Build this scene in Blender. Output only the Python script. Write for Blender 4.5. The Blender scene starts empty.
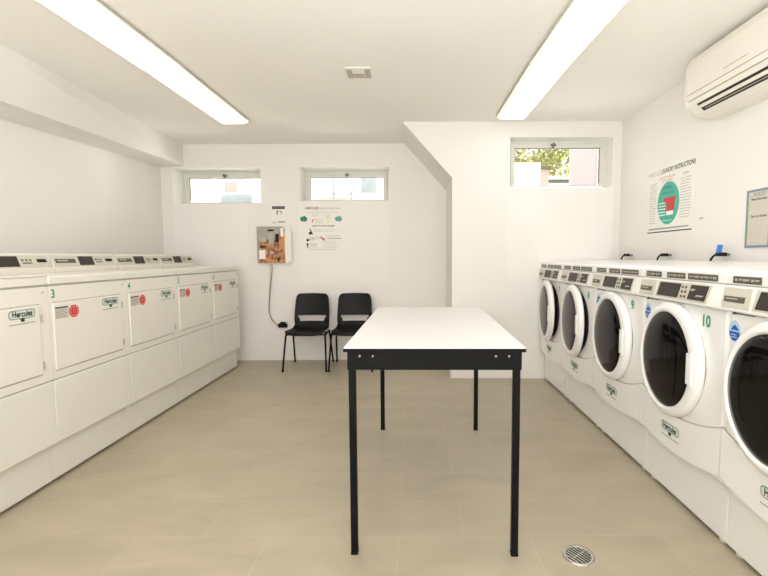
import bpy, bmesh, math, random
from mathutils import Vector, Matrix
random.seed(7)
SC = bpy.context.scene
COL = SC.collection
PI = math.pi

# ------------------------------------------------------------------ materials
def srgb(c):
    return tuple(((v/255)/12.92 if v/255 <= .04045 else ((v/255+.055)/1.055)**2.4) for v in c)

def mat(name, rgb, rough=.5, metal=0., var=.02, scale=6., emit=0., ecol=None, spec=.5, coat=0., bump=0., bscale=200.):
    """Principled material whose colour is broken up by a soft procedural noise."""
    m = bpy.data.materials.new(name); m.use_nodes = True
    nt = m.node_tree; p = nt.nodes['Principled BSDF']
    c = srgb(rgb)
    if var > 0:
        tc = nt.nodes.new('ShaderNodeTexCoord'); n = nt.nodes.new('ShaderNodeTexNoise')
        n.inputs['Scale'].default_value = scale; n.inputs['Detail'].default_value = 3
        r = nt.nodes.new('ShaderNodeMapRange')
        r.inputs['From Min'].default_value = .3; r.inputs['From Max'].default_value = .7
        r.inputs['To Min'].default_value = 1-var; r.inputs['To Max'].default_value = 1+var
        mx = nt.nodes.new('ShaderNodeVectorMath'); mx.operation = 'SCALE'
        mx.inputs[0].default_value = c
        nt.links.new(tc.outputs['Object'], n.inputs['Vector'])
        nt.links.new(n.outputs['Fac'], r.inputs['Value'])
        nt.links.new(r.outputs['Result'], mx.inputs['Scale'])
        nt.links.new(mx.outputs['Vector'], p.inputs['Base Color'])
        if bump:
            n2 = nt.nodes.new('ShaderNodeTexNoise'); n2.inputs['Scale'].default_value = bscale
            b = nt.nodes.new('ShaderNodeBump'); b.inputs['Strength'].default_value = bump; b.inputs['Distance'].default_value = .002
            nt.links.new(tc.outputs['Object'], n2.inputs['Vector'])
            nt.links.new(n2.outputs['Fac'], b.inputs['Height']); nt.links.new(b.outputs['Normal'], p.inputs['Normal'])
    else:
        p.inputs['Base Color'].default_value = (*c, 1)
    p.inputs['Roughness'].default_value = rough
    p.inputs['Metallic'].default_value = metal
    p.inputs['Specular IOR Level'].default_value = spec
    p.inputs['Coat Weight'].default_value = coat
    if emit:
        p.inputs['Emission Color'].default_value = (*srgb(ecol or rgb), 1)
        p.inputs['Emission Strength'].default_value = emit
    return m

M = {}
M['wall'] = mat('painted_plaster', (236, 232, 227), .75, var=.012, scale=1.5, bump=.12, bscale=60)
M['wall_low'] = mat('painted_plaster_patch', (238, 235, 230), .7, var=.012, scale=2)
M['ceil'] = mat('ceiling_paint', (245, 242, 237), .85, var=.012, scale=1.2)
M['white'] = mat('white_enamel', (240, 239, 236), .28, var=.008, scale=3, coat=.2)
M['dryer'] = mat('dryer_enamel', (235, 231, 223), .33, var=.010, scale=3, coat=.15)
M['dryer_low'] = mat('dryer_enamel_lower', (231, 228, 220), .33, var=.010, scale=3, coat=.15)
M['seam'] = mat('seam_shadow_grey', (182, 177, 166), .7, var=.02)
M['beige'] = mat('beige_console_plastic', (203, 198, 185), .45, var=.02)
M['lbeige'] = mat('pale_console_plastic', (226, 221, 209), .4, var=.015)
M['black'] = mat('black_plastic', (18, 17, 15), .5, var=.05, spec=.22)
M['blackmetal'] = mat('black_painted_steel', (12, 12, 12), .5, var=.05, spec=.16)
M['disp'] = mat('dark_display', (48, 42, 34), .45, var=.12, scale=40)
M['label'] = mat('dark_label_strip', (88, 82, 70), .5, var=.18, scale=80)
M['silver'] = mat('silver_lettering', (176, 172, 160), .4, var=.05)
M['glassdark'] = mat('dark_door_glass', (13, 12, 10), .07, var=.2, scale=8, spec=.26)
M['rubber'] = mat('dark_rubber_gasket', (30, 28, 26), .6, var=.1)
M['drum'] = mat('steel_drum', (110, 108, 104), .35, metal=.9, var=.05)
M['green'] = mat('green_sticker_vinyl', (30, 160, 124), .5, var=.03)
M['blue'] = mat('blue_sticker', (28, 84, 178), .4, var=.04)
M['skyblue'] = mat('pale_blue_sticker', (176, 206, 228), .4, var=.03)
M['red'] = mat('red_sticker', (200, 50, 52), .5, var=.04)
M['lgreen'] = mat('pale_green_badge', (128, 156, 140), .5, var=.04)
M['badge'] = mat('badge_face_white', (214, 222, 214), .5, var=.02)
M['ink'] = mat('dark_printed_ink', (38, 46, 42), .6, var=.05)
M['greyink'] = mat('grey_printed_ink', (158, 154, 146), .6, var=.03)
M['paleink'] = mat('pale_printed_ink', (196, 192, 184), .6, var=.02)
M['redink'] = mat('red_printed_ink', (196, 70, 62), .6, var=.03)
M['paper'] = mat('white_paper', (243, 240, 234), .6, var=.006)
M['wallpaper'] = mat('off_white_paper', (238, 235, 229), .65, var=.008)
M['greypaper'] = mat('grey_label_paper', (206, 199, 186), .6, var=.02)
M['teal'] = mat('teal_poster_print', (64, 176, 152), .5, var=.05, scale=30)
M['frameblue'] = mat('blue_grey_poster_frame', (122, 142, 160), .45, var=.04)
M['framegreen'] = mat('green_poster_edge', (140, 178, 110), .5, var=.04)
M['laminate'] = mat('white_laminate', (223, 221, 219), .42, var=.006)
M['ac'] = mat('cream_ac_plastic', (236, 231, 221), .38, var=.008)
M['acline'] = mat('ac_groove', (176, 168, 148), .6, var=.03)
M['dark'] = mat('dark_outlet', (40, 34, 24), .6, var=.05)
M['chrome'] = mat('drain_steel', (206, 202, 192), .25, metal=.85, var=.04)
M['galv'] = mat('grey_window_metal', (222, 220, 212), .45, var=.02)
M['winwhite'] = mat('white_window_reveal', (246, 245, 238), .6, var=.005)  # whiter than the walls, to carry daylight on the reveals
M['latch'] = mat('latch_grey_metal', (120, 116, 104), .4, metal=.3, var=.05)
M['cable'] = mat('grey_cable', (132, 126, 114), .5, var=.05)
M['cablew'] = mat('pale_cable', (205, 198, 186), .5, var=.03)
M['screw'] = mat('screw_steel', (190, 188, 182), .3, metal=.7, var=.03)
M['bluetag'] = mat('blue_plastic_tag', (54, 130, 214), .4, var=.04)
M['circuit'] = None
M['ventgrey'] = mat('vent_slat_grey', (170, 162, 150), .6, var=.03)
M['vent'] = mat('vent_white', (236, 230, 220), .5, var=.01)
M['diff'] = mat('lit_diffuser', (255, 252, 236), .5, var=0, emit=3.4, ecol=(252, 251, 247))
M['diffend'] = mat('lit_diffuser_rim', (250, 244, 224), .5, var=0, emit=.55, ecol=(255, 248, 228))
M['outwhite'] = mat('sunlit_white_render', (226, 224, 218), .9, var=.01)  # white base colour of walls and boards outdoors
M['outpink'] = mat('sunlit_pink_brick', (146, 134, 128), .9, var=.015, scale=3)  # plain pink base colour of the house side
M['outpeach'] = mat('sunlit_peach_paint', (160, 140, 128), .9, var=.03)  # peach base colour, shed and small parts
M['outgrey'] = mat('shaded_grey_render', (124, 130, 126), .9, var=.1, scale=5)  # grey base colour of planter, window and moulding
M['outdark'] = mat('dark_roof_trim', (84, 78, 62), .9, var=.05)
M['leaf'] = mat('yellow_green_leaves', (150, 152, 92), .8, var=.3, scale=5)
M['bark'] = mat('tree_bark', (120, 100, 78), .9, var=.1)
M['ground'] = mat('pale_concrete_ground', (190, 186, 178), .9, var=.04)

def circuit_mat():
    m = bpy.data.materials.new('orange_circuit_board'); m.use_nodes = True
    nt = m.node_tree; p = nt.nodes['Principled BSDF']; p.inputs['Roughness'].default_value = .5
    tc = nt.nodes.new('ShaderNodeTexCoord')
    v = nt.nodes.new('ShaderNodeTexVoronoi'); v.inputs['Scale'].default_value = 34; v.distance = 'MANHATTAN'
    n = nt.nodes.new('ShaderNodeTexNoise'); n.inputs['Scale'].default_value = 22
    mx = nt.nodes.new('ShaderNodeMixRGB')
    mx.inputs[1].default_value = (*srgb((190, 122, 70)), 1); mx.inputs[2].default_value = (*srgb((214, 160, 108)), 1)
    m2 = nt.nodes.new('ShaderNodeMixRGB'); m2.inputs[2].default_value = (*srgb((146, 88, 54)), 1)
    r = nt.nodes.new('ShaderNodeValToRGB'); r.color_ramp.elements[0].position = .55; r.color_ramp.elements[1].position = .62
    nt.links.new(tc.outputs['Object'], v.inputs['Vector']); nt.links.new(tc.outputs['Object'], n.inputs['Vector'])
    nt.links.new(n.outputs['Fac'], mx.inputs[0]); nt.links.new(mx.outputs[0], m2.inputs[1])
    nt.links.new(v.outputs['Color'], r.inputs[0]); nt.links.new(r.outputs[0], m2.inputs[0])
    nt.links.new(m2.outputs[0], p.inputs['Base Color'])
    return m
M['circuit'] = circuit_mat()

def floor_mat():
    m = bpy.data.materials.new('beige_porcelain_tiles'); m.use_nodes = True
    nt = m.node_tree; p = nt.nodes['Principled BSDF']
    tc = nt.nodes.new('ShaderNodeTexCoord')
    mp = nt.nodes.new('ShaderNodeMapping'); mp.inputs['Location'].default_value = (.07, -1.98+.305*8, 0)
    b = nt.nodes.new('ShaderNodeTexBrick'); b.offset = .5
    b.inputs['Scale'].default_value = 1; b.inputs['Brick Width'].default_value = .62; b.inputs['Row Height'].default_value = .305
    b.inputs['Mortar Size'].default_value = .0022; b.inputs['Mortar Smooth'].default_value = .3
    b.inputs['Color1'].default_value = (*srgb((180, 169, 146)), 1)
    b.inputs['Color2'].default_value = (*srgb((175, 164, 141)), 1)
    b.inputs['Mortar'].default_value = (*srgb((188, 178, 156)), 1)
    nt.links.new(tc.outputs['Object'], mp.inputs['Vector']); nt.links.new(mp.outputs[0], b.inputs['Vector'])
    n = nt.nodes.new('ShaderNodeTexNoise'); n.inputs['Scale'].default_value = 2.2; n.inputs['Detail'].default_value = 6
    n.inputs['Distortion'].default_value = .6
    mp2 = nt.nodes.new('ShaderNodeMapping'); mp2.inputs['Scale'].default_value = (1, 2.2, 1)
    nt.links.new(tc.outputs['Object'], mp2.inputs['Vector']); nt.links.new(mp2.outputs[0], n.inputs['Vector'])
    r = nt.nodes.new('ShaderNodeMapRange'); r.inputs['From Min'].default_value = .3; r.inputs['From Max'].default_value = .7
    r.inputs['To Min'].default_value = .90; r.inputs['To Max'].default_value = 1.08
    nt.links.new(n.outputs['Fac'], r.inputs['Value'])
    s = nt.nodes.new('ShaderNodeVectorMath'); s.operation = 'SCALE'
    nt.links.new(b.outputs['Color'], s.inputs[0]); nt.links.new(r.outputs[0], s.inputs['Scale'])
    nt.links.new(s.outputs[0], p.inputs['Base Color'])
    r2 = nt.nodes.new('ShaderNodeMapRange'); r2.inputs['To Min'].default_value = .32; r2.inputs['To Max'].default_value = .5
    nt.links.new(n.outputs['Fac'], r2.inputs['Value']); nt.links.new(r2.outputs[0], p.inputs['Roughness'])
    return m
M['floor'] = floor_mat()

def pane_mat():
    m = bpy.data.materials.new('clear_window_glass'); m.use_nodes = True
    nt = m.node_tree; nt.nodes.clear()
    o = nt.nodes.new('ShaderNodeOutputMaterial'); t = nt.nodes.new('ShaderNodeBsdfTransparent')
    g = nt.nodes.new('ShaderNodeBsdfGlossy'); g.inputs['Roughness'].default_value = .02
    x = nt.nodes.new('ShaderNodeMixShader'); f = nt.nodes.new('ShaderNodeFresnel')
    nt.links.new(f.outputs[0], x.inputs[0]); nt.links.new(t.outputs[0], x.inputs[1]); nt.links.new(g.outputs[0], x.inputs[2])
    nt.links.new(x.outputs[0], o.inputs[0])
    return m
M['pane'] = pane_mat()

# ------------------------------------------------------------------ mesh helpers
class MB:
    def __init__(s): s.b = bmesh.new()
    def box(s, x0, x1, y0, y1, z0, z1, bev=0., seg=2):
        t = bmesh.new(); bmesh.ops.create_cube(t, size=1)
        for v in t.verts:
            v.co = Vector(((x0+x1)/2+v.co.x*(x1-x0), (y0+y1)/2+v.co.y*(y1-y0), (z0+z1)/2+v.co.z*(z1-z0)))
        if bev: bmesh.ops.bevel(t, geom=list(t.edges), offset=bev, segments=seg, profile=.5, affect='EDGES')
        return s.merge(t)
    def merge(s, t, mtx=None):
        vm = {}
        for v in t.verts: vm[v] = s.b.verts.new(mtx @ v.co if mtx else v.co)
        for f in t.faces:
            try:
                g = s.b.faces.new([vm[v] for v in f.verts]); g.smooth = f.smooth
            except ValueError: pass
        t.free(); return s
    def prism(s, pts, axis, a0, a1, bev=0.):
        """polygon pts extruded along axis ('x': pts=(y,z); 'y': pts=(x,z); 'z': pts=(x,y))"""
        def P(p, a):
            return {'x': (a, p[0], p[1]), 'y': (p[0], a, p[1]), 'z': (p[0], p[1], a)}[axis]
        t = bmesh.new()
        A = [t.verts.new(P(p, a0)) for p in pts]; B = [t.verts.new(P(p, a1)) for p in pts]
        n = len(pts)
        t.faces.new(A); t.faces.new(B[::-1])
        for i in range(n): t.faces.new((A[i], B[i], B[(i+1) % n], A[(i+1) % n]))
        bmesh.ops.recalc_face_normals(t, faces=t.faces)
        if bev: bmesh.ops.bevel(t, geom=list(t.edges), offset=bev, segments=2, profile=.5, affect='EDGES')
        return s.merge(t)
    def disc(s, cx, cz, r, y0, y1, seg=48, rz=None):
        """a short cylinder whose axis is y"""
        rz = rz or r
        t = bmesh.new()
        A = [t.verts.new((cx+r*math.cos(2*PI*i/seg), y0, cz+rz*math.sin(2*PI*i/seg))) for i in range(seg)]
        B = [t.verts.new((v.co.x, y1, v.co.z)) for v in A]
        t.faces.new(A); t.faces.new(B[::-1])
        for i in range(seg): t.faces.new((A[i], B[i], B[(i+1) % seg], A[(i+1) % seg]))
        bmesh.ops.recalc_face_normals(t, faces=t.faces)
        return s.merge(t)
    def cylz(s, cx, cy, r, z0, z1, seg=24, r1=None):
        r1 = r if r1 is None else r1
        t = bmesh.new()
        A = [t.verts.new((cx+r*math.cos(2*PI*i/seg), cy+r*math.sin(2*PI*i/seg), z0)) for i in range(seg)]
        B = [t.verts.new((cx+r1*math.cos(2*PI*i/seg), cy+r1*math.sin(2*PI*i/seg), z1)) for i in range(seg)]
        t.faces.new(A); t.faces.new(B[::-1])
        for i in range(seg): t.faces.new((A[i], B[i], B[(i+1) % seg], A[(i+1) % seg]))
        bmesh.ops.recalc_face_normals(t, faces=t.faces)
        return s.merge(t)
    def loops(s, loops, closed=True, cap0=False, cap1=False, smooth=True):
        """skin a list of vertex loops (equal length)"""
        t = bmesh.new(); L = [[t.verts.new(p) for p in lp] for lp in loops]
        n = len(L[0])
        for a, b in zip(L, L[1:]):
            for i in range(n if closed else n-1):
                j = (i+1) % n
                f = t.faces.new((a[i], a[j], b[j], b[i])); f.smooth = smooth
        if cap0: t.faces.new(L[0][::-1]).smooth = smooth
        if cap1: t.faces.new(L[-1]).smooth = smooth
        bmesh.ops.recalc_face_normals(t, faces=t.faces)
        return s.merge(t)
    def tube(s, pts, r, seg=12, sub=6):
        P = [Vector(p) for p in pts]
        if len(P) > 2 and sub > 1:        # Catmull-Rom
            Q = []; E = [P[0]*2-P[1]] + P + [P[-1]*2-P[-2]]
            for i in range(1, len(E)-2):
                p0, p1, p2, p3 = E[i-1:i+3]
                for k in range(sub):
                    t = k/sub
                    Q.append(.5*((2*p1)+(p2-p0)*t+(2*p0-5*p1+4*p2-p3)*t*t+(3*p1-p0-3*p2+p3)*t**3))
            Q.append(P[-1]); P = Q
        lo = []; prev = None
        for i, p in enumerate(P):
            d = (P[min(i+1, len(P)-1)]-P[max(i-1, 0)]).normalized()
            if prev is None:
                u = d.orthogonal().normalized()
            else:
                u = (prev-d*prev.dot(d)).normalized()
            prev = u; w = d.cross(u)
            lo.append([tuple(p+r*(math.cos(2*PI*k/seg)*u+math.sin(2*PI*k/seg)*w)) for k in range(seg)])
        return s.loops(lo, cap0=True, cap1=True)
    def text(s, string, size, x, y, z, sx=1., bold=0., align='CENTER'):
        """lettering that faces -y, its centre (or left end) at x, z"""
        cu = bpy.data.curves.new('t', 'FONT'); cu.body = string; cu.size = size
        cu.align_x = align; cu.align_y = 'CENTER'; cu.offset = bold*size; cu.resolution_u = 3
        ob = bpy.data.objects.new('t', cu)
        me = bpy.data.meshes.new_from_object(ob)
        t = bmesh.new(); t.from_mesh(me)
        bmesh.ops.recalc_face_normals(t, faces=t.faces)
        for v in t.verts: v.co = Vector((x+v.co.x*sx, y, z+v.co.y))
        s.merge(t)
        bpy.data.objects.remove(ob); bpy.data.curves.remove(cu); bpy.data.meshes.remove(me)
        return s
    def lines(s, x0, x1, z1, z0, n, y, fill=.4, ragged=.25):
        """n rows of unreadable small print between z1 (top) and z0"""
        h = (z1-z0)/n
        for i in range(n):
            zc = z1-h*(i+.5)
            xe = x1-(x1-x0)*ragged*random.random()
            s.box(x0, xe, y-.0006, y, zc-h*fill/2, zc+h*fill/2)
        return s
    def build(s, name, m, parent=None, smooth=False, kind=None):
        me = bpy.data.meshes.new(name); s.b.to_mesh(me); s.b.free()
        if smooth:
            for p in me.polygons: p.use_smooth = True
        me.materials.append(M[m] if isinstance(m, str) else m)
        o = bpy.data.objects.new(name, me); COL.objects.link(o)
        if parent: o.parent = parent
        if kind: o['kind'] = kind
        return o

def thing(name, label, cat, loc=(0, 0, 0), rz=0., group=None):
    o = bpy.data.objects.new(name, None); COL.objects.link(o)
    o.empty_display_size = .1
    o.location = loc; o.rotation_euler = (0, 0, rz); o['label'] = label; o['category'] = cat
    if group: o['group'] = group
    return o
def tag(o, label, cat, group=None):
    o['label'] = label; o['category'] = cat
    if group: o['group'] = group
    return o
def structure(name, loc=(0, 0, 0)):
    o = bpy.data.objects.new(name, None); COL.objects.link(o); o.location = loc; o['kind'] = 'structure'; return o
S = 'structure'

# ------------------------------------------------------------------ room shell
H = 2.715           # ceiling height
XW, XE = -3.13, 2.19
YB, YP, YF = 5.54, 4.67, -1.6
MB().box(XW-.2, XE+.2, YF-.2, 6.0, -.1, 0).build('floor', 'floor', kind=S)
MB().box(XW-.2, XE+.2, YF-.2, YP+.22, H, H+.15).box(XW-.2, .62, YP+.22, YB+.34, H, H+.15).build('ceiling', 'ceil', kind=S)
MB().box(XW-.2, XW, YF-.2, 6.0, 0, H).build('wall_left', 'wall', kind=S)
MB().box(XE, XE+.2, YF-.2, 4.9, 0, H).build('wall_right', 'wall', kind=S)
MB().box(XW, XE, YF-.2, YF, 0, H).build('wall_front', 'wall', kind=S)
# back wall with two window openings
W1 = (-2.988, -1.89, 1.985, 2.43); W2 = (-1.407, -.291, 2.015, 2.434)
b = MB(); y0, y1 = YB, YB+.34
b.box(XW, W1[0], y0, y1, 0, H)
b.box(W1[0], W1[1], y0, y1, 0, W1[2]); b.box(W1[0], W1[1], y0, y1, W1[3], H)
b.box(W1[1], W2[0], y0, y1, 0, H)
b.box(W2[0], W2[1], y0, y1, 0, W2[2]); b.box(W2[0], W2[1], y0, y1, W2[3], H)
b.box(W2[1], .42, y0, y1, 0, H)
b.build('wall_back', 'wall', kind=S)
# projecting wall at the right with the cut corner, window opening in it
W3 = (1.022, 2.105, 2.03, 2.56)
b = MB()
b.prism([(-.095, H), (.42, 2.14), (.42, 0), (.62, 0), (.62, H)], 'y', YP, YB+.38)
b.box(.62, W3[0], YP, YP+.22, 0, H)
b.box(W3[0], W3[1], YP, YP+.22, 0, W3[2]); b.box(W3[0], W3[1], YP, YP+.22, W3[3], H)
b.box(W3[1], XE+.2, YP, YP+.22, 0, H)
b.build('wall_projection', 'wall', kind=S)
# soffit along the left wall
q = MB(); q.loops([[(XW, y_, zw), (xb, y_, ze), (xt, y_, H), (XW, y_, H)] for y_, xb, ze, xt, zw in
    ((YB, -2.84, 2.455, -2.84, 2.44), (2.3, -2.86, 2.395, -2.64, 2.345), (YF, -2.86, 2.395, -2.64, 2.345))], cap0=True, cap1=True, smooth=False)
q.build('soffit', 'wall', kind=S)
# thin filled-in patches under the windows, and the lower band
MB().box(-2.99, -2.045, YB-.007, YB, .985, 1.985).build('trim_1', 'wall_low', kind=S)
MB().box(-1.43, -.29, YB-.007, YB, .985, 2.015).build('trim_2', 'wall_low', kind=S)
MB().prism([(1.0, YP-.0005), (1.35, YP-.03), (2.112, YP-.03), (2.112, YP), (1.0, YP)], 'z', 0, 2.03).build('trim_3', 'wall_low', kind=S)
MB().box(.405, 1.30, YP-.012, YP, 0, .10, .004).build('baseboard_right', 'wall_low', kind=S)

def window(n, x0, x1, z0, z1, yf, latch_x=None, low=.03):
    w = structure('window_%d' % n, ((x0+x1)/2, yf, z0))
    hx = (x1-x0)/2; hz = z1-z0
    def bars(name, o, t, ya, yb, m, par, bb=None):
        q = MB(); bb = bb or t
        q.box(-hx+o, hx-o, ya, yb, hz-o-t, hz-o, .003); q.box(-hx+o, hx-o, ya, yb, o, o+bb, .003)
        q.box(-hx+o, -hx+o+t, ya, yb, o+bb, hz-o-t, .003); q.box(hx-o-t, hx-o, ya, yb, o+bb, hz-o-t, .003)
        return q.build(name, m, par)
    fr = bars('window_frame', 0, .035, 0, .07, 'galv', w, low)
    bars('sash', .037, .045, -.012, .05, 'galv', w, .016)
    q = MB(); g = .082
    q.box(-hx+g, hx-g, .02, .028, .05, hz-g); q.build('pane', 'pane', w)
    q = MB(); q.box(-hx+g-.006, hx-g+.006, -.004, .02, hz-g-.006, hz-g+.008)
    q.box(hx-g-.006, hx-g+.008, -.004, .02, g, hz-g)
    q.box(-hx+g-.008, -hx+g+.004, -.004, .02, g, hz-g)
    q.build('glazing_bead', 'latch', w)
    lx = latch_x if latch_x is not None else 0
    q = MB(); q.box(lx-.025, lx+.03, -.035, -.012, hz-.066, hz-.045, .004); q.disc(lx, hz-.05, .016, -.045, -.012, 16)
    q.box(lx-.006, lx+.006, -.042, -.012, hz-.095, hz-.055, .002)
    q.build('latch', 'latch', w)
    return w
window(1, W1[0], W1[1], W1[2], W1[3], YB+.27)
window(2, W2[0], W2[1], W2[2], W2[3], YB+.27)
window(3, W3[0], W3[1], W3[2], W3[3], YP+.15, latch_x=-.05, low=.014)
# whiter lining on the window reveals, daylight painted into its colour
b = MB()
for (x0, x1, z0, z1), ya, yb in ((W1, YB+.001, YB+.268), (W2, YB+.001, YB+.268), (W3, YP+.001, YP+.148)):
    b.box(x0, x0+.004, ya, yb, z0, z1); b.box(x0, x1, ya, yb, z1-.004, z1)
    b.box(x1-.004, x1, ya, yb, z0, z1); b.box(x0, x1, ya, yb, z0, z0+.004)
b.build('trim_4', 'winwhite', kind=S)

# ------------------------------------------------------------------ dryers (front at local y=0, x to the right, y into the wall)
def badge(par, x, y, z, s, name='logo_badge'):
    """Hercules badge: pale rounded plate, name in dark lettering, small emblem, thin line below"""
    q = MB(); w, h = .086*s, .026*s
    pts = []
    for cx, cz, a0 in ((w-h*.7, h*.3, 0), (-w+h*.7, h*.3, 90), (-w+h*.7, -h*.3, 180), (w-h*.7, -h*.3, 270)):
        for k in range(5):
            a = math.radians(a0+k*22.5); pts.append((x+cx+.7*h*math.cos(a), z+cz+.7*h*math.sin(a)))
    q.prism(pts, 'y', y-.001, y)
    q.prism([(x-.022*s, z-h+.001), (x+.022*s, z-h+.001), (x+.006*s, z-h-.014*s), (x-.006*s, z-h-.014*s)], 'y', y-.001, y)
    o = q.build(name, 'lgreen', par)
    pts = [(x+(px-x)*.93, z+(pz-z)*.80) for px, pz in pts]
    MB().prism(pts, 'y', y-.0015, y-.001).build('badge_face', 'badge', o)
    q = MB(); q.text('Hercules', .048*s, x, y-.0022, z+.001, sx=.76, bold=.03); q.build('lettering', 'ink', o)
    q = MB(); q.disc(x, z-h-.004*s, .0095*s, y-.002, y-.001, 12); q.box(x-.012*s, x+.012*s, y-.002, y-.001, z-h-.017*s, z-h-.011*s)
    q.build('emblem', 'ink', o)
    q = MB(); q.lines(x-.085*s, x+.085*s, z-h-.024*s, z-h-.034*s, 1, y-.0005, .5, 0); q.build('small_print', 'greyink', o)
    return o

DW = .678
def dryer(i, yend, number, label):
    yc = yend-DW/2
    t = thing('clothes_dryer', label, 'dryer', (-2.07, yc, 0), PI/2, 'white dryers along the left wall')
    h = DW/2-.0012
    # cabinet with a recessed dark seam above the lower panel
    q = MB(); q.box(-h, h, .012, .78, .245, 1.165, .004); q.build('cabinet', 'dryer', t)
    q = MB(); q.prism([(-h, .622), (h, .622), (h, 1.158), (-h, 1.158), (-h, 1.066), (.275, 1.066), (.275, .664), (-.318, .664), (-.318, 1.066), (-h, 1.066)], 'y', 0, .02)
    q.build('front_frame', 'dryer', t)
    q = MB(); q.box(-h, h, -.003, .02, .247, .612, .006); q.build('lower_panel', 'dryer_low', t)
    q = MB(); q.box(-h+.004, h-.004, .004, .02, .612, .622); q.build('panel_gap', 'seam', t)
    q = MB(); q.box(-h+.004, h-.004, .004, .02, 1.158, 1.166); q.build('lid_gap', 'seam', t)
    q = MB(); q.box(-h, h, .045, .74, .018, .245, .003); q.build('base', 'dryer_low', t)
    for fx, fy in ((-h+.05, .1), (h-.05, .1), (-h+.05, .7), (h-.05, .7)):
        MB().cylz(fx, fy, .016, 0, .018, 12).build('foot', 'lbeige', t)
    q = MB(); q.box(-h, h, -.004, .79, 1.167, 1.216, .008, 3); q.build('top_lid', 'dryer', t)
    if number == '2':
        q = MB(); q.box(-h, h, -.006, .3, 1.2165, 1.224, .003); q.build('lid_rim', 'dryer', t)
    # door
    d = MB().box(-.316, .272, -.006, .014, .672, 1.06, .004).build('door', 'dryer', t)
    q = MB(); q.box(-.318, .262, -.0008, .003, 1.060, 1.066); q.build('door_top_gap', 'seam', d)
    q = MB(); q.box(-.306, .262, -.0008, .003, .6645, .6715); q.build('door_bottom_gap', 'seam', d)
    for hz in (.985, .718):
        MB().box(.2735, .2815, -.010, .004, hz-.022, hz+.022, .002).build('hinge', 'seam', d)
    badge(d, .160, -.0062, 1.024, .92)
    q = MB(); q.box(-.306, -.205, -.0068, -.006, .965, 1.035); q.build('notice_sticker', 'greypaper', d)
    q = MB(); q.box(-.304, -.212, -.0076, -.0068, 1.026, 1.034); q.build('sticker_heading', 'ink', d)
    q = MB(); q.lines(-.300, -.212, 1.018, .97, 5, -.0069, .35); q.build('sticker_print', 'greyink', d)
    a = [(-.164+.040*math.cos(PI/8+k*PI/4), .998+.040*math.sin(PI/8+k*PI/4)) for k in range(8)]
    q = MB(); q.prism(a, 'y', -.0075, -.006); w = q.build('red_sticker', 'red', d)
    q = MB(); q.loops([[(-.164+r*math.cos(2*PI*k/24), -.0080, .998+r*math.sin(2*PI*k/24)) for k in range(24)] for r in (.0255, .031)]); q.build('sticker_ring', mats_pink, w)
    q = MB(); q.text('0', .040, -.164, -.0082, .998); q.build('sticker_symbol', mats_pink, w)
    # number and screws
    q = MB(); q.text(number, .070, -.306, -.001, 1.112, sx=.85, bold=.025); q.build('number_sticker', 'green', t)
    MB().disc(.300, 1.128, .005, -.003, 0, 10).build('screw', 'seam', t)
    # console at the back of the lid
    q = MB(); q.prism([(.50, 1.216), (.50, 1.246), (.515, 1.250), (.54, 1.345), (.555, 1.352), (.76, 1.352), (.76, 1.216)], 'x', -h+.004, h-.004, .004)
    c = q.build('control_console', 'lbeige', t)
    def face(x0, x1, f0, f1, name, m, par, off=.0015):
        # rectangle on the slanted face; f is the fraction of its height
        def pt(f, o): return (.515+.025*f-o, 1.250+.095*f)
        ya, za = pt(f0, off); yb, zb = pt(f1, off); yc_, zc_ = pt(f1, -.002); yd, zd = pt(f0, -.002)
        sk = -.008
        qq = MB(); qq.prism([(ya, za), (yb, zb), (yc_, zc_), (yd, zd)], 'x', x0, x1)
        for v in qq.b.verts:
            if v.co.z > (za+zb)/2: v.co.x += sk
        return qq.build(name, m, par)
    face(-h+.012, h-.012, .04, .93, 'control_panel', 'beige', c, .001)
    face(-.300, -.112, .34, .66, 'card_slot', 'label', c, .003)
    face(-.285, -.185, .48, .58, 'slot_lettering', 'silver', c, .0038)
    face(-.075, .078, .14, .86, 'display', 'disp', c, .003)
    for k in range(3):
        face(.103+k*.030, .117+k*.030, .52, .66, 'button', 'label', c, .003)
    face(.107, .178, .34, .42, 'button_legend', 'label', c, .003)
    face(.222, .298, .42, .66, 'payment_slot', 'black', c, .004)
    return t
mats_pink = mat('pink_sticker_print', (236, 150, 144), .5, var=.02)
YD = 5.19
names = {0: ('6', 'white dryer at the far end of the left row, next to the back wall'),
         1: ('5', 'white dryer second from the back wall in the left row'),
         2: ('4', 'white dryer in the middle of the left row, third from the back wall'),
         3: ('3', 'white dryer marked with a clearly readable green 3, nearest whole door on the left'),
         4: ('2', 'white dryer cut off by the left edge of the photo, beside the dryer marked 3')}
for i in range(5):
    dryer(i, YD-DW*i, *names[i])

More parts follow.
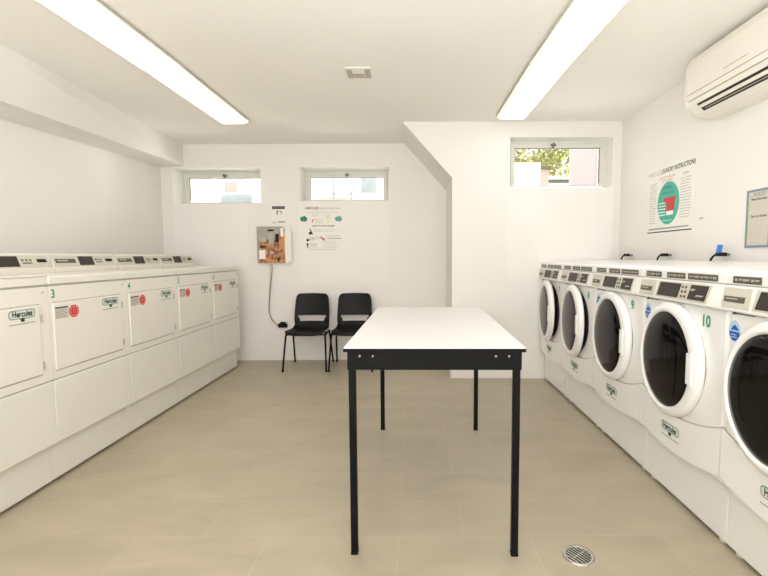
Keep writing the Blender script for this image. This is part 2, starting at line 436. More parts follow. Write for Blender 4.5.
# ------------------------------------------------------------------ washers (front of the base at local y=0)
WW = .686
def washer(yc, number, label, ajar=0.):
    t = thing('washing_machine', label, 'washer', (1.41, yc, 0), -PI/2, 'white front loading washers along the right wall')
    h = WW/2-.002
    DX, DZ = -.050, .777
    # cabinet: front face with a round opening
    q = MB(); N = 64
    rf = h-.018
    def rect(hw, z0, z1, y):
        out = []
        for k in range(N):
            a = 2*PI*k/N+PI/4; c, s = math.cos(a), math.sin(a)
            m_ = 1/max(abs(c), abs(s)); out.append((c*m_*hw, y, (z0+z1)/2+s*m_*(z1-z0)/2))
        return out
    circ = lambda r, y: [(DX+r*math.cos(2*PI*k/N+PI/4), y, DZ+r*math.sin(2*PI*k/N+PI/4)) for k in range(N)]
    q.loops([circ(.235, .02), circ(.25, -.03), circ(.262, -.036)], smooth=True)
    q.loops([circ(.262, -.036), rect(rf, .312, 1.072, -.036)], smooth=False)
    q.loops([rect(rf, .312, 1.072, -.036), rect(h-.006, .303, 1.078, -.030), rect(h, .302, 1.08, -.018), rect(h, .302, 1.08, .66)], cap1=True, smooth=False)
    body = q.build('cabinet', 'white', t)
    q = MB(); q.loops([circ(.256, -.034), circ(.240, -.050), circ(.222, -.030), circ(.205, -.02), circ(.205, .03), circ(.235, .06)]); q.build('door_gasket', 'rubber', t, True)
    q = MB(); q.loops([circ(.235, .05), circ(.235, .40)], cap1=True, smooth=False); q.build('drum', 'drum', t)
    # lower panel whose upper and lower edges sag
    q = MB(); T_ = []; B_ = []
    for k in range(25):
        u = -1+k/12; x = u*(h-.003)
        T_.append((x, .482+.072*abs(u)**2.0)); B_.append((x, .292+.046*abs(u)**2.2))
    loopf = T_+B_[::-1]
    q.prism(loopf, 'y', -.050, -.034, .0); q.build('lower_panel', 'white', t)
    q = MB(); q.prism([(x, z+.006) for x, z in T_]+[(x, z) for x, z in T_[::-1]], 'y', -.040, -.034); q.build('panel_gap', 'seam', t)
    badge(t, -.03, -.0504, .405, .92)
    # pedestal
    q = MB(); q.box(-h, h, 0, .64, .022, .300, .005); q.build('pedestal', 'white', t)
    q = MB(); q.box(-h+.003, h-.003, -.02, .6, .296, .3025); q.build('pedestal_gap', 'seam', t)
    for fx, fy in ((-h+.05, .03), (h-.05, .03), (-h+.05, .6), (h-.05, .6)):
        MB().cylz(fx, fy, .02, 0, .022, 14).build('foot', 'lbeige', t)
    # console housing
    q = MB(); q.prism([(-.036, 1.079), (-.072, 1.085), (-.074, 1.094), (-.056, 1.192), (.1, 1.192), (.1, 1.079)], 'x', -h, h, .003)
    c = q.build('control_console', 'white', t)
    q = MB(); q.box(-.342, -.182, -.0655, -.056, 1.100, 1.184, .003); q.build('card_panel', 'beige', c)
    q = MB(); q.box(-.327, -.212, -.0685, -.0656, 1.124, 1.148, .001); q.build('card_slot', 'label', c)
    q = MB(); q.box(-.315, -.25, -.0692, -.0686, 1.136, 1.141); q.build('card_lettering', 'silver', c)
    q = MB(); q.prism([(-.162, 1.184), (.268, 1.184), (.250, 1.100), (-.168, 1.100)], 'y', -.0655, -.056, .002); q.build('control_panel', 'beige', c)
    def quad(x0, x1, z0, z1, name, m, y=-.068, sk=.014):
        return MB().prism([(x0+sk, z1), (x1+sk, z1), (x1, z0), (x0, z0)], 'y', y, -.0657).build(name, m, c)
    quad(-.152, .030, 1.108, 1.178, 'display', 'disp')
    for k in range(2):
        for j in range(3):
            quad(.052+k*.026-0, .066+k*.026, 1.112+j*.023, 1.124+j*.023, 'button', 'label', sk=.002)
    quad(.110, .236, 1.108, 1.178, 'programme_display', 'disp')
    quad(.118, .150, 1.150, 1.160, 'display_lettering', 'silver', y=-.069)
    quad(.165, .215, 1.125, 1.133, 'display_lettering', 'silver', y=-.069)
    for ch in c.children:          # the panels lean back with the console face
        for v in ch.data.vertices: v.co.y += .003-(1.184-v.co.z)*.184
    q = MB(); q.box(-.31, -.20, -.040, -.036, 1.071, 1.0745); q.disc(-.31, 1.073, .006, -.042, -.036, 12); q.build('drawer_pull', 'label', t)
    # top housing with the instruction strips
    q = MB(); q.prism([(-.055, 1.197), (-.056, 1.244), (-.04, 1.256), (.10, 1.267), (.65, 1.280), (.65, 1.082), (.11, 1.082), (.11, 1.197)], 'x', -h, h, .003)
    th = q.build('top_housing', 'white', t)
    q = MB(); q.box(-h+.003, h-.003, -.050, .05, 1.191, 1.198); q.build('housing_gap', 'seam', t)
    for x0, x1 in ((-.300, -.150), (-.095, .058), (.082, .292)):
        lb = MB().box(x0, x1, -.0585, -.054, 1.203, 1.232).build('instruction_strip', 'label', th)
        q = MB(); n = int((x1-x0)/.022)
        for k in range(n):
            xx = x0+.012+k*(x1-x0-.02)/n
            q.box(xx, xx+.012+.004*(k % 3), -.0592, -.0586, 1.212+(k % 2)*.003, 1.222)
        q.build('strip_lettering', 'silver', lb)
    # stickers
    cs = -.306
    s_ = MB().disc(cs, .998, .032, -.0372, -.036, 32, .045).build('round_sticker', 'skyblue', t)
    a = [(cs+.0295*math.cos(PI+k*PI/16), .994+.040*math.sin(PI+k*PI/16)) for k in range(17)]
    MB().prism(a, 'y', -.0380, -.0373).build('sticker_lower_half', 'blue', s_)
    MB().prism([(cs-.020, 1.000), (cs-.010, 1.018), (cs+.004, 1.024), (cs+.014, 1.012), (cs+.022, 1.010), (cs+.022, 1.000), (cs+.004, 1.002)], 'y', -.0380, -.0373).build('sticker_picture', 'blue', s_)
    q = MB(); q.lines(cs-.018, cs+.018, .986, .966, 2, -.0381, .4); q.build('sticker_print', 'skyblue', s_)
    q = MB(); q.text(number, .076, .196, -.0372, 1.010, sx=.85 if len(number) > 1 else .95, bold=.035); q.build('number_sticker', 'green', t)
    # door: eccentric white ring with a dark convex glass and a handle tab on the near side
    dr = bpy.data.objects.new('door', None)
    hx = -.335
    q = MB(); GX, GZ = -.065, .773
    C = lambda r, y, cx=DX, cz=DZ, rz=None: [(cx-hx+(r if rz else r*.925)*math.cos(2*PI*k/N), y, cz+(rz or r*1.055)*math.sin(2*PI*k/N)) for k in range(N)]
    q.loops([C(.262, 0), C(.281, 0), C(.286, -.010), C(.286, -.022), C(.281, -.033), C(.270, -.040),
             C(.226, -.048, GX, GZ, .262), C(.220, -.043, GX, GZ, .255), C(.212, -.030, GX, GZ, .248), C(.20, 0, GX, GZ, .22)])
    door = q.build('door', 'white', t, True)
    door.location = (hx, -.037, 0); door.rotation_euler = (0, 0, -math.radians(ajar))
    q = MB(); lo = []
    for r, y in ((1.0, -.034), (.97, -.040), (.85, -.046), (.6, -.051), (.3, -.053), (.02, -.054)):
        lo.append(C(.2185*r, y, GX, GZ, .2520*r))
    q.loops(lo, cap1=True); q.build('door_glass', 'glassdark', door, True)
    q = MB(); hX = GX-hx
    q.prism([(hX+.203, .850), (hX+.210, .845), (hX+.243, .856), (hX+.243, .690), (hX+.210, .700), (hX+.203, .695)], 'y', -.0515, -.040, .003)
    q.build('handle', 'white', door)
    bpy.data.objects.remove(dr)
    return t
YW = 4.632
wl = [('7', 'white washer at the far end of the right row, its round door slightly open', 4.5),
      ('8', 'white washer second from the far end, its door ajar with a dark gap', 3.4),
      ('9', 'white washer in the middle of the right row, third from the far wall, door shut', 0),
      ('10', 'white washer marked with a green 10, round dark door shut', 0),
      ('11', 'nearest white washer, cut off by the right edge of the photo', 0)]
for i, (n, l, a) in enumerate(wl):
    washer(YW-WW*(i+.5), n, l, a)

# taps and hoses poking up behind the washers
for X_, Y_, l, blue in ((2.13, 4.38, 'black hose hook behind the middle washers, furthest from the blue tag', 0),
                        (2.13, 3.725, 'black hose hook on the wall behind the washer marked 10', 0),
                        (2.13, 3.04, 'black hose hook with a blue plastic tag on it, behind the nearest washers', 1)):
    t = thing('hose_hook', l, 'hose', (X_, Y_, 1.0), -PI/2, 'black hose hooks above the washers')
    q = MB(); q.tube([(-.115, 0, .05), (-.11, 0, .22), (-.095, 0, .285), (-.06, 0, .318), (-.02, 0, .325)], .007); q.build('hose', 'black', t, True)
    MB().box(-.04, .055, -.010, .010, .312, .338, .005).build('lever', 'black', t)
    MB().box(-.012, .012, .008, .0605, .316, .332, .002).build('wall_bracket', 'latch', t)
    if blue:
        q = MB(); q.prism([(-.030, .335), (-.006, .335), (.006, .392), (-.014, .392)], 'y', -.014, .012, .002); q.build('blue_tag', 'bluetag', t)

# ------------------------------------------------------------------ folding table
tt = thing('folding_table', 'tall work table with white laminate top and black steel frame in mid room', 'table', (.0899, 1.8287, 0), -.022)
TW, TL, TH = .770, 1.465, .936
MB().box(-TW/2, TW/2, 0, TL, TH-.006, TH, .0015).build('tabletop', 'laminate', tt)
MB().box(-TW/2-.002, TW/2+.002, -.002, TL+.002, TH-.021, TH-.0062, .002).build('edge_band', 'blackmetal', tt)
a0 = -TW/2+.016; a1 = TW/2-.016
fa = MB().box(a0-.002, a1+.002, .012, .016, TH-.100, TH-.021).build('apron', 'blackmetal', tt)
for sx_ in (-.318, -.262, .262, .318):
    MB().disc(sx_, TH-.040, .0045, .009, .0125, 12).build('screw', 'screw', fa)
MB().box(a0, a1, TL-.016, TL-.012, TH-.100, TH-.021).build('apron', 'blackmetal', tt)
MB().box(a0-.004, a0, .016, TL-.016, TH-.100, TH-.021).build('apron', 'blackmetal', tt)
MB().box(a1, a1+.004, .016, TL-.016, TH-.100, TH-.021).build('apron', 'blackmetal', tt)
for lx in (a0+.0002, a1-.0302):
    for ly in (.0165, TL-.0465):
        lg = MB().box(lx, lx+.030, ly, ly+.030, .012, TH-.022, .003).build('leg', 'blackmetal', tt)
        MB().box(lx-.001, lx+.031, ly-.001, ly+.031, 0, .012, .002).build('foot_cap', 'black', lg)

# ------------------------------------------------------------------ chairs
def chair(X_, Y_, rz, label):
    t = thing('stacking_chair', label, 'chair', (X_, Y_, 0), rz, 'black stacking chairs against the back wall')
    prof = [(-.225, .418, .208), (-.232, .430, .217), (-.222, .443, .224), (-.18, .447, .226), (-.08, .440, .228), (.04, .432, .226), (.12, .436, .222), (.165, .455, .217),
            (.192, .49, .212), (.205, .53, .218), (.213, .575, .218), (.219, .598, .218), (.226, .634, .217), (.233, .67, .215), (.243, .72, .212),
            (.254, .77, .209), (.262, .81, .204), (.266, .840, .196), (.270, .858, .180), (.272, .868, .158)]
    bm = bmesh.new(); rows = []; NX = 20
    for j, (y, z, w) in enumerate(prof):
        row = []
        for i in range(NX+1):
            u = -1+2*i/NX
            curve = .030*u*u if z > .5 else .010*u*u*0
            lift = 0 if z > .47 else .018*abs(u)**4 - .012*(1-u*u)*(1 if -.2 < y < .15 else 0)
            row.append(bm.verts.new((u*w, y-curve, z+lift)))
        rows.append(row)
    for j in range(len(prof)-1):
        for i in range(NX):
            uc = -1+2*(i+.5)/NX
            if 9 <= j <= 10:
                lim = .82 if j == 10 else .72
                if abs(uc) < lim: continue
            bm.faces.new((rows[j][i], rows[j][i+1], rows[j+1][i+1], rows[j+1][i]))
    for f in bm.faces: f.smooth = True
    loose = [v for v in bm.verts if not v.link_faces]
    bmesh.ops.delete(bm, geom=loose, context='VERTS')
    bmesh.ops.recalc_face_normals(bm, faces=bm.faces)
    me = bpy.data.meshes.new('seat_shell'); bm.to_mesh(me); bm.free(); me.materials.append(M['black'])
    o = bpy.data.objects.new('seat_shell', me); COL.objects.link(o); o.parent = t
    sd = o.modifiers.new('s', 'SOLIDIFY'); sd.thickness = .012; sd.offset = -1
    ss = o.modifiers.new('ss', 'SUBSURF'); ss.levels = 1; ss.render_levels = 2
    for s_ in (-1, 1):
        q = MB(); q.tube([(s_*.222, -.13, .415), (s_*.229, -.165, .39), (s_*.250, -.24, .012)], .011, sub=5); l1 = q.build('leg', 'blackmetal', t, True)
        MB().cylz(s_*.250, -.24, .013, 0, .022, 14).build('rubber_foot', 'black', l1)
        q = MB(); q.tube([(s_*.218, .10, .415), (s_*.224, .135, .39), (s_*.240, .255, .012)], .011, sub=5); l2 = q.build('leg', 'blackmetal', t, True)
        MB().cylz(s_*.240, .255, .013, 0, .022, 14).build('rubber_foot', 'black', l2)
        q = MB(); q.tube([(s_*.222, -.14, .412), (s_*.212, .11, .412)], .011); q.build('seat_rail', 'blackmetal', t, True)
    q = MB(); q.tube([(-.222, -.10, .408), (.222, -.10, .408)], .009); q.build('crossbar', 'blackmetal', t, True)
    q = MB(); q.tube([(-.213, .08, .408), (.213, .08, .408)], .009); q.build('crossbar', 'blackmetal', t, True)
    return t
chair(-1.246, 5.19, 0, 'black plastic stacking chair on the left, beside the hanging power cable')
chair(-.718, 5.19, 0, 'black plastic stacking chair on the right, partly hidden by the table')

# ------------------------------------------------------------------ circuit board box, cable and notices on the back wall
t = thing('card_reader_box', 'open wall box with exposed orange circuit board between the two back windows', 'electrical box', (-1.757, YB, 1.235))
MB().box(-.18, .215, -.045, 0, 0, .40, .004).build('back_box', 'vent', t)
bd = MB().box(-.175, .165, -.060, -.0455, .012, .44, .003).build('circuit_board', 'circuit', t)
q = MB(); q.box(-.178, .15, -.068, -.058, .40, .462, .002); q.box(-.178, -.15, -.066, -.058, .02, .40); q.build('board_frame', 'ventgrey', t)
q = MB(); q.box(-.15, .10, -.064, -.0605, .30, .40); q.build('grey_module', 'ventgrey', bd)
for x0, x1, z0, z1, m, n in ((.055, .095, .27, .37, 'black', 'relay'), (-.15, -.075, .06, .17, 'paper', 'white_chip'), (-.14, -.06, .27, .33, 'silver', 'terminal_block'),
                             (-.03, .035, .25, .39, 'silver', 'transformer'), (-.04, .035, .405, .425, 'black', 'connector'), (.12, .155, .34, .44, 'paper', 'white_strip'),
                             (-.02, .03, .12, .155, 'silver', 'capacitor'), (.06, .15, .10, .125, 'outpeach', 'resistor_bank'), (.075, .1, .03, .08, 'dark', 'fuse'),
                             (-.05, .06, .19, .205, 'outpeach', 'jumper_strip'), (-.14, -.08, .20, .225, 'dark', 'fuse')):
    MB().box(x0, x1, -.074, -.0607, z0, z1, .002).build(n, m, bd)
q = MB(); q.prism([(.165, .012), (.245, .030), (.245, .41), (.165, .44)], 'y', -.052, -.0456); q.build('open_cover', 'vent', t)
t = thing('power_cable', 'thin grey cable hanging from the circuit board box down to the black plug', 'cable', (-1.757, YB, 1.235))
q = MB(); q.tube([(-.010, -.03, 0), (-.012, -.03, -.10), (-.034, -.03, -.28), (-.052, -.03, -.45), (-.060, -.03, -.58), (-.035, -.03, -.70), (.03, -.03, -.765), (.075, -.03, -.78)], .0055, 8, 8); q.build('strand', 'cable', t, True)
q = MB(); q.tube([(-.040, -.02, 0), (-.042, -.02, -.2), (-.060, -.02, -.4), (-.070, -.02, -.58), (-.045, -.02, -.67), (.0, -.02, -.72)], .0045, 8, 8); q.build('strand', 'cablew', t, True)
t = thing('power_plug', 'small black plug block on the back wall beside the left chair', 'plug', (-1.65, YB, .455))
MB().box(-.055, .055, -.05, -.004, -.028, .022, .006).build('plug_body', 'black', t)
MB().box(-.045, .045, -.0035, 0, -.06, .06, .001).build('outlet_plate', 'vent', t)
MB().box(-.03, .035, -.044, -.01, .0225, .042, .004).build('plug_top', 'black', t)
MB().tube([(-.07, -.03, .005), (-.05, -.03, 0)], .008).build('strain_relief', 'black', t)

t = thing('paper_sign', 'small white notice with a dark bar taped above the circuit board box', 'sign', (-1.67, YB, 1.70))
MB().box(-.105, .105, -.002, 0, .02, .28).build('sheet', 'wallpaper', t)
MB().box(-.085, .075, -.003, -.002, .218, .252).build('heading_bar', 'ink', t)
q = MB(); q.lines(-.075, .065, .240, .228, 1, -.0031, .5, 0); q.build('heading_lettering', 'greyink', t)
q = MB(); q.box(-.03, -.014, -.003, -.002, .15, .196); q.box(-.03, -.004, -.003, -.002, .186, .198); q.box(.01, .034, -.003, -.002, .18, .192); q.box(.024, .034, -.003, -.002, .155, .192); q.build('pictogram', 'latch', t)
q = MB(); q.box(-.085, -.03, -.003, -.002, .045, .054); q.build('small_print', 'greyink', t)
q = MB(); q.box(-.01, .075, -.003, -.002, .050, .066); q.build('small_print', 'greyink', t)

# instruction poster between window 2 and the chairs
t = thing('washing_poster', 'white laundry instruction poster with small pictures under the middle window', 'poster', (-1.125, YB-.008, 1.375))
PW = .285
MB().box(-PW, PW, -.002, 0, 0, .585).build('sheet', 'wallpaper', t)
y = -.0026
q = MB(); q.text('HERCULES', .040, -.130, y, .550, sx=.9, bold=.02); q.build('poster_heading', 'ink', t)
q = MB(); q.text('Laundry Instructions', .034, .098, y, .550, sx=.92, bold=.004); q.build('poster_heading', 'greyink', t)
q = MB(); q.lines(-.20, .20, .51, .49, 1, y, .25, 0); q.lines(-.14, -.02, .475, .45, 2, y, .3); q.lines(.04, .11, .47, .43, 3, y, .4)
q.lines(-.10, .02, .42, .36, 3, y, .25); q.lines(-.12, .18, .30, .25, 3, y, .22); q.lines(-.13, -.02, .20, .16, 3, y, .35); q.lines(-.17, -.06, .12, .06, 4, y, .3); q.lines(.04, .22, .215, .195, 1, y, .4, 0)
q.lines(.0, .2, .15, .05, 6, y, .2); q.lines(-.18, .18, .045, .03, 1, y, .4, 0)
q.build('poster_text', 'paleink', t)
q = MB(); q.text('HOW TO: THE WASHER', .030, .01, y, .330, bold=.02, sx=.85); q.build('poster_heading', 'ink', t)
q = MB(); q.lines(.06, .23, .182, .168, 1, y, .7, 0); q.lines(-.04, .03, .182, .168, 1, y, .7, 0); q.lines(-.17, -.10, .19, .15, 3, y, .4); q.build('poster_caption', 'greyink', t)
for cx, m in ((-.235, 'green_dark'), (.200, 'green_mid')):
    M.setdefault('green_dark', mat('dark_green_print', (52, 122, 100), .6, var=.1, scale=40)); M.setdefault('green_mid', mat('mid_green_print', (96, 162, 140), .6, var=.1, scale=40))
    a = [(cx+(.045+.006*math.sin(k*2.4))*math.cos(2*PI*k/18)*1.0, .418+(.034+.006*math.cos(k*1.7))*math.sin(2*PI*k/18)) for k in range(18)]
    MB().prism(a, 'y', y, -.002).build('green_picture', m, t)
q = MB(); q.tube([(-.125, -.0025, .375), (-.128, -.0025, .395), (-.11, -.0025, .41)], .006, 6); q.prism([(-.03, .20), (-.018, .205), (.01, .165), (.03, .162), (.028, .150), (-.002, .150)], 'y', y, -.002); q.build('red_picture', 'redink', t)
q = MB(); q.box(-.175, -.140, y, -.002, .225, .255); q.prism([(-.165, .29), (-.155, .295), (-.120, .225), (-.14, .225)], 'y', y, -.002); q.disc(-.190, .155, .018, y, -.002, 14); q.disc(-.195, .105, .013, y, -.002, 14); q.box(-.200, -.185, y, -.002, .06, .10); q.build('black_picture', 'ink', t)
M['cream'] = mat('cream_print', (232, 216, 178), .6, var=.05)
q = MB()
for k in range(3): q.box(.05, .11, y, -.002, .365+k*.03, .380+k*.03)
q.build('cream_picture', 'cream', t)

# large instruction poster on the right wall (faces -x)
t = thing('washing_poster', 'large white laundry instruction poster with a teal oval on the right wall', 'poster', (XE+.001, 3.785, 1.50), -PI/2)
MB().box(-.335, .335, -.002, 0, 0, .60).build('sheet', 'wallpaper', t)
q = MB(); q.text('HERCULES', .055, -.225, y, .545, bold=.01, sx=.82); q.build('poster_heading', 'paleink', t)
q = MB(); q.text('LAUNDRY INSTRUCTIONS', .054, .11, y, .548, bold=.02, sx=.72); q.build('poster_heading', 'ink', t)
q = MB(); q.text('DO NOT OVERLOAD', .026, -.03, y, .490, sx=.9); q.text('THE MACHINES', .022, -.03, y, .462); q.build('red_heading', 'redink', t)
q = MB(); q.text('STEPS', .028, .225, y, .478, bold=.01); q.build('poster_subheading', 'greyink', t)
q = MB(); q.lines(-.30, -.18, .47, .10, 17, y, .3); q.lines(.16, .31, .455, .12, 15, y, .3); q.build('poster_text', 'paleink', t)
q = MB(); q.lines(-.30, .285, .065, .045, 1, y, .6, 0); q.build('poster_footer', 'greyink', t)
q = MB(); q.lines(-.325, .325, .034, .018, 1, y, .6, 0); q.build('poster_footer', 'ink', t)
MB().disc(-.008, .268, .160, y, -.002, 48, .182).build('teal_oval', 'teal', t)
q = MB(); q.prism([(-.075, .315), (.105, .315), (.092, .285), (.085, .20), (-.028, .20), (-.030, .27), (-.075, .285)], 'y', -.0033, y); q.build('red_garment', 'red', t)
q = MB(); q.box(-.028, .070, -.0036, y, .165, .198)
for k in range(5): q.box(-.15, -.045, -.0032, y, .165+k*.026, .173+k*.026)
q.box(-.10, .05, -.0032, y, .118, .122); q.build('white_print', 'paper', t)
q = MB(); q.text('WASHER', .030, -.02, -.0034, .400, bold=.01); q.text('INSTRUCTIONS', .030, -.02, -.0034, .355, bold=.01, sx=.85); q.build('oval_lettering', 'green_dark', t)

# small framed notice at the right edge
t = thing('framed_notice', 'small blue grey framed notice on the right wall above the nearest washers', 'sign', (XE, 2.793, 1.368), -PI/2)
NW = .097
q = MB(); q.box(-NW, NW, -.010, 0, .355, .367); q.box(-NW, NW, -.010, 0, 0, .013); q.box(NW-.008, NW, -.010, 0, .013, .355); q.build('frame', 'frameblue', t)
q = MB(); q.box(-NW, -NW+.008, -.010, 0, .013, .355); q.build('frame_edge', 'frameblue', t)
q = MB(); q.box(-NW+.008, -NW+.013, -.006, 0, .06, .300); q.build('green_margin', 'framegreen', t)
MB().box(-NW+.008, NW-.008, -.004, 0, .013, .355).build('sheet', 'greypaper', t)
q = MB(); q.text('RULES', .034, 0, -.0046, .334, bold=.025); q.build('notice_heading', 'greyink', t)
q = MB(); q.text('Please Remember', .022, 0, -.0046, .306, sx=.8, bold=.02); q.text('Clean Lint Screens', .022, 0, -.0046, .198, sx=.8, bold=.02); q.build('notice_text', 'ink', t)
q = MB(); q.lines(-.025, .025, .285, .25, 3, -.0042, .3); q.build('small_print', 'paleink', t)
q = MB(); q.lines(-.07, .07, .178, .06, 8, -.0042, .22); q.build('small_print', 'paleink', t)
q = MB(); q.lines(-.06, .06, .035, .022, 1, -.0042, .6, 0); q.build('footer_print', 'paleink', t)

# nail in the wall
tag(MB().tube([(0, 0, 0), (-.02, 0, 0), (-.022, 0, -.012)], .003, 8, 3).build('wall_hook', 'latch'), 'tiny grey hook in the right wall beside the large poster', 'hook').location = (XE, 3.33, 1.60)

# ------------------------------------------------------------------ air conditioner (right wall)
t = thing('air_conditioner', 'cream split air conditioner mounted high on the right wall', 'air conditioner', (XE, 2.30, 2.235))
# local: x from the wall is negative, y along the wall, z up
prof = [(0, .455), (-.20, .455), (-.240, .440), (-.258, .39), (-.262, .20), (-.256, .155), (-.242, .124), (-.180, .070), (-.145, .054), (-.09, .045), (0, .045)]
LY = .915
def prof_at(k, shrink):
    cx, cz = -.10, .25
    return [((x-(x-cx)*shrink if x < -.01 else x), z-(z-cz)*shrink) for x, z in prof]
lo = []
for yy, sh in ((0, .10), (.010, .04), (.04, 0), (LY-.05, 0), (LY-.012, .04), (LY, .11)):
    lo.append([(x, yy, z) for x, z in prof_at(0, sh)])
q = MB(); q.loops(lo, cap0=True, cap1=True, smooth=False); q.build('housing', 'ac', t)
def acstrip(s0, s1, ya, yb, name, m, off=.002, th=.004, p0=(-.242, .124), p1=(-.180, .070)):
    d = Vector((p1[0]-p0[0], p1[1]-p0[1])); n = Vector((-abs(d.y), -abs(d.x))).normalized()
    a = Vector(p0)+d*s0+n*off; b_ = Vector(p0)+d*s1+n*off
    return MB().prism([tuple(a), tuple(b_), tuple(b_-n*th), tuple(a-n*th)], 'y', ya, yb).build(name, m, t)
acstrip(.08, .92, .05, LY-.13, 'air_outlet', 'dark', .0015)
acstrip(.26, .52, .05, LY-.14, 'louver', 'ac', .010, .006)
acstrip(.70, .76, .05, LY-.16, 'louver_rail', 'acline', .004, .002)
q = MB(); q.box(-.2645, -.258, .03, LY-.06, .192, .196); q.box(-.2615, -.25, .03, LY-.07, .150, .154); q.box(-.2645, -.258, .30, .50, .235, .237); q.build('panel_groove', 'acline', t)

# ------------------------------------------------------------------ ceiling lights (end to end pairs)
def light(xa, xb, ya, yb, label, rot=0):
    t = thing('ceiling_light', label, 'light', ((xa+xb)/2+rot*(yb-ya)/2, (ya+yb)/2, H), rot, 'ceiling strip lights')
    hx, hy = (xb-xa)/2, (yb-ya)/2-.004
    MB().box(-hx+.05, hx-.05, -hy+.03, hy-.03, -.035, 0).build('housing', 'vent', t)
    lo = []
    for z, s_ in ((-.012, 0), (-.030, 0), (-.046, .008), (-.055, .030), (-.0551, .06)):
        lo.append([(-hx+s_, -hy+s_, z), (hx-s_, -hy+s_, z), (hx-s_, hy-s_, z), (-hx+s_, hy-s_, z)])
    q = MB(); q.loops(lo[:4], smooth=False); q.build('diffuser_rim', 'diffend', t)
    MB().box(-hx-.008, hx+.008, -hy, hy, -.020, -.011, .002).build('flange', 'beige', t)
    q = MB(); q.box(-hx+.030, hx-.030, -hy+.030, hy-.030, -.0562, -.0548); d = q.build('diffuser', 'diff', t)
    return t
light(-1.935, -1.660, 3.285, 4.555, 'lit strip light on the ceiling over the dryers, the half nearer the back wall', -.008)
light(-1.950, -1.665, 2.010, 3.275, 'lit strip light on the ceiling over the dryers, the half nearer the camera', -.035)
light(.842, 1.122, 3.235, 4.440, 'lit strip light on the ceiling near the washers, the half nearer the back wall', .008)
light(.852, 1.132, 2.020, 3.225, 'lit strip light on the ceiling near the washers, the half nearer the camera', .035)

t = thing('ceiling_vent', 'small white square air vent with grey slots in the middle of the ceiling', 'vent', (-.402, 3.435, H))
MB().box(-.098, .098, -.098, .098, -.010, 0, .004).build('frame', 'vent', t)
q = MB()
for k in range(3): q.box(-.042, .042, .005+k*.024, .018+k*.024, -.0125, -.009)
for s_ in (-1, 1):
    for k in range(3):
        x = s_*(.054+k*.014)-.004; q.box(x, x+.009, -.075+.02*k*0, .078, -.0125, -.009)
q.build('slats', 'ventgrey', t)

# ------------------------------------------------------------------ floor drain
t = thing('floor_drain', 'round metal floor drain set in the tiles near the washers', 'drain', (.727, 1.845, 0))
q = MB(); N = 40
C2 = lambda r, z: [(r*math.cos(2*PI*k/N), r*math.sin(2*PI*k/N), z) for k in range(N)]
q.loops([C2(.070, .0005), C2(.068, .003), C2(.056, .004), C2(.053, .0015)]); q.build('rim', 'chrome', t)
q = MB(); q.loops([C2(.055, .0008), C2(.002, .0008)], cap1=True); q.build('sump', 'dark', t)
q = MB(); a = math.radians(35)
for k in range(-3, 4):
    o_ = k*.0145; L_ = math.sqrt(max(0, .053**2-o_**2))
    u = Vector((math.cos(a+PI/2), math.sin(a+PI/2), 0)); v = Vector((math.cos(a), math.sin(a), 0))
    c0 = v*o_
    P = [c0+u*L_-v*.003, c0+u*L_+v*.003, c0-u*L_+v*.003, c0-u*L_-v*.003]
    q.prism([(p.x, p.y) for p in P], 'z', .001, .0035)
q.prism([(-.05*math.cos(a), -.05*math.sin(a)-.003), (.05*math.cos(a), .05*math.sin(a)-.003), (.05*math.cos(a), .05*math.sin(a)+.003), (-.05*math.cos(a), -.05*math.sin(a)+.003)], 'z', .001, .003)
q.build('grate', 'chrome', t)

# ------------------------------------------------------------------ outside
g = MB().box(-14, 14, 5.95, 20, 1.78, 1.9).build('ground_outside', 'ground', kind=S)
tag(MB().box(.3, 2.42, 8.4, 8.55, 1.9, 3.07).build('garden_wall', 'outwhite'), 'bright white garden wall outside the right window', 'wall')
t = thing('brick_building', 'pale pink brick house side standing close outside the right window', 'building', (3.6, 8.6, 1.9))
MB().box(-.53, 1.6, 0, .12, 0, 4).build('house_wall', 'outpink', t)
MB().box(-.03, .03, -.03, 0, 0, 4).build('downpipe', 'outwhite', t)
t = thing('garden_shed', 'small pale pink shed with a flat dark roof outside the right window', 'shed', (2.62, 9.2, 1.9))
MB().box(-.06, .20, 0, .8, 0, 1.20).build('shed_wall', 'outpeach', t)
MB().box(-.10, .24, -.05, .85, 1.20, 1.26).build('shed_roof', 'outdark', t)
t = thing('white_building', 'low white outbuilding with dark eaves behind the shed', 'building', (3.3, 11.2, 1.9))
MB().box(-.35, 1.4, 0, 1, 0, 1.25).build('house_wall', 'outwhite', t)
MB().box(-.05, 1.45, -.05, 1.05, 1.25, 1.34).build('roof', 'outdark', t)
tr = thing('garden_tree', 'sunlit yellow green tree outside the right window', 'tree', (3.8, 13.6, 1.9))
q = MB(); q.cylz(0, 0, .12, 0, 2.2, 12, .07); q.build('trunk', 'bark', tr)
q = MB()
for k in range(5200):
    c = Vector((random.uniform(-2.2, 1.6), random.uniform(-.8, .8), 1.95+abs(random.gauss(0, .6))))
    if math.sin(c.x*5.1)+math.cos(c.z*6.3+c.x*2) < -1.2: continue
    r = random.uniform(.05, .10); n = Vector((random.gauss(0, 1), random.gauss(0, 1), random.gauss(0, 1))).normalized()
    u = n.orthogonal().normalized(); v = n.cross(u)
    f = [q.b.verts.new(c+r*(math.cos(x)*u*1.0+math.sin(x)*v*.6)) for x in (0, PI/2, PI, 3*PI/2)]
    q.b.faces.new(f)
q.build('foliage', 'leaf', tr)
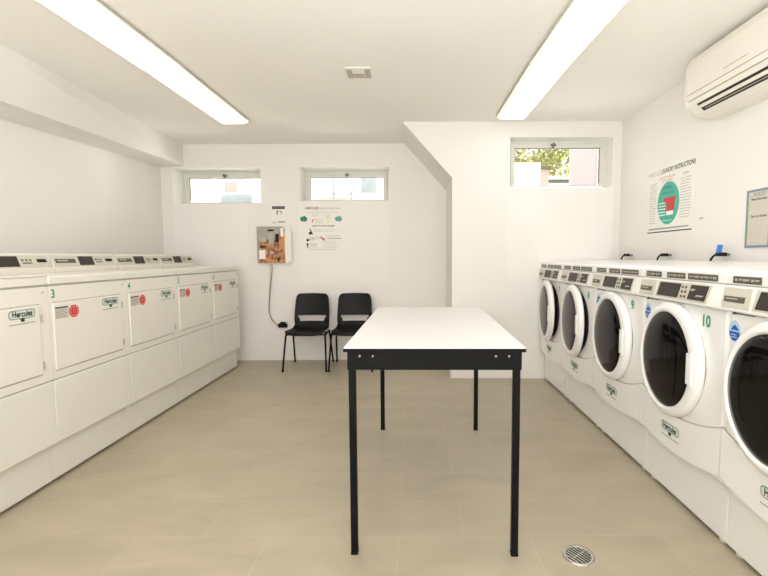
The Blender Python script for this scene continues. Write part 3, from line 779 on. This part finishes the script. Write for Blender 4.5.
# seen through windows 1 and 2
tag(MB().box(-4.4, -3.72, 8.3, 8.45, 1.9, 3.3).build('white_gate', 'outwhite'), 'plain white gate panel outside the left window', 'gate')
t = thing('house', 'pale house with peach panel and grey shrub line outside the left windows', 'house', (-2.5, 10.0, 1.9))
MB().box(-3.0, 2.8, 0, 2, 0, 3.5).build('house_wall', 'outwhite', t)
MB().box(-1.72, -1.45, -.03, 0, .88, 1.10).build('peach_panel', 'outpeach', t)
MB().box(-1.75, -.55, -.25, 0, 0, .80, .08).build('grey_planter', 'outgrey', t)
MB().box(1.35, 1.70, -.04, 0, .85, 1.20).build('window', 'outgrey', t)
q = MB(); q.box(.42, 1.15, -.04, 0, .82, .84); q.box(.42, 1.15, -.04, 0, .72, .735); q.box(.72, .74, -.04, 0, .70, 1.2); q.box(1.13, 1.15, -.04, 0, .7, 1.2); q.build('wall_moulding', 'outgrey', t)
for (x, lean, lb) in ((-2.93, .10, 'white board leaning outside the left window, at its right edge'),):
    q = MB(); q.prism([(-.10, 0), (.10, 0), (.10+lean, 1.0), (-.06+lean, 1.0)], 'y', 0, .03); o = q.build('leaning_board', 'outwhite'); o.location = (x, 8.2, 1.9); tag(o, lb, 'board')

# ------------------------------------------------------------------ light
w = bpy.data.worlds.new('sky'); SC.world = w; w.use_nodes = True
bg = w.node_tree.nodes['Background']; bg.inputs[0].default_value = (*srgb((240, 246, 255)), 1); bg.inputs[1].default_value = 4.2
sun = bpy.data.lights.new('sun', 'SUN'); sun.energy = 20; sun.angle = .03; sun.color = (1, .97, .9)
so = bpy.data.objects.new('sun', sun); COL.objects.link(so); so.rotation_euler = Vector((-.45, -.38, -.81)).to_track_quat('-Z', 'Y').to_euler()
def area(name, loc, rot, sx_, sy_, e, col=(1, .98, .94)):
    L = bpy.data.lights.new(name, 'AREA'); L.shape = 'RECTANGLE'; L.size = sx_; L.size_y = sy_; L.energy = e; L.color = col
    o = bpy.data.objects.new(name, L); COL.objects.link(o); o.location = loc; o.rotation_euler = rot; return o
# large unseen fill panels behind the camera, added in place of bounced flash
area('bounce_flash', (-.3, -1.2, 1.8), (math.radians(84), 0, 0), 4.2, 1.6, 52, (.95, .972, 1))
area('ceiling_bounce_flash', (-.3, -.6, 1.6), (math.radians(143), 0, 0), 3.0, 1.0, 98, (.95, .972, 1))

# added fill lamps, unseen outside the back windows, to brighten the reveals
for (x0, x1, z0, z1), e in ((W1, 26), (W2, 26)):
    o = area('window_daylight', (x1+.22, YB+.80, 2.12), (0, 0, 0), .35, .35, e, (.97, 1, .98))
    o.rotation_euler = (Vector((x0+.15, YB+.10, 2.32))-o.location).to_track_quat('-Z', 'Y').to_euler()

# ------------------------------------------------------------------ camera
F, PITCH, ROLL = 438.11, .072, .0042
cam = bpy.data.cameras.new('camera'); co = bpy.data.objects.new('camera', cam); COL.objects.link(co)
cam.sensor_fit = 'HORIZONTAL'; cam.sensor_width = 36; cam.lens = F/768*36
cam.shift_x = -28.69/768; cam.clip_start = .02
cr, sr, cp, sp = math.cos(ROLL), math.sin(ROLL), math.cos(PITCH), math.sin(PITCH)
u0 = Vector((0, sp, cp)); ex = Vector((1, 0, 0))
R = cr*ex-sr*u0; U = sr*ex+cr*u0; Bk = -Vector((0, cp, -sp))
co.matrix_world = Matrix(((R.x, U.x, Bk.x, 0), (R.y, U.y, Bk.y, 0), (R.z, U.z, Bk.z, 1.32), (0, 0, 0, 1)))
SC.camera = co
SC.view_settings.view_transform = 'Standard'
SC.view_settings.look = 'None'
SC.view_settings.exposure = 0
SC.cycles.max_bounces = 10; SC.cycles.diffuse_bounces = 6
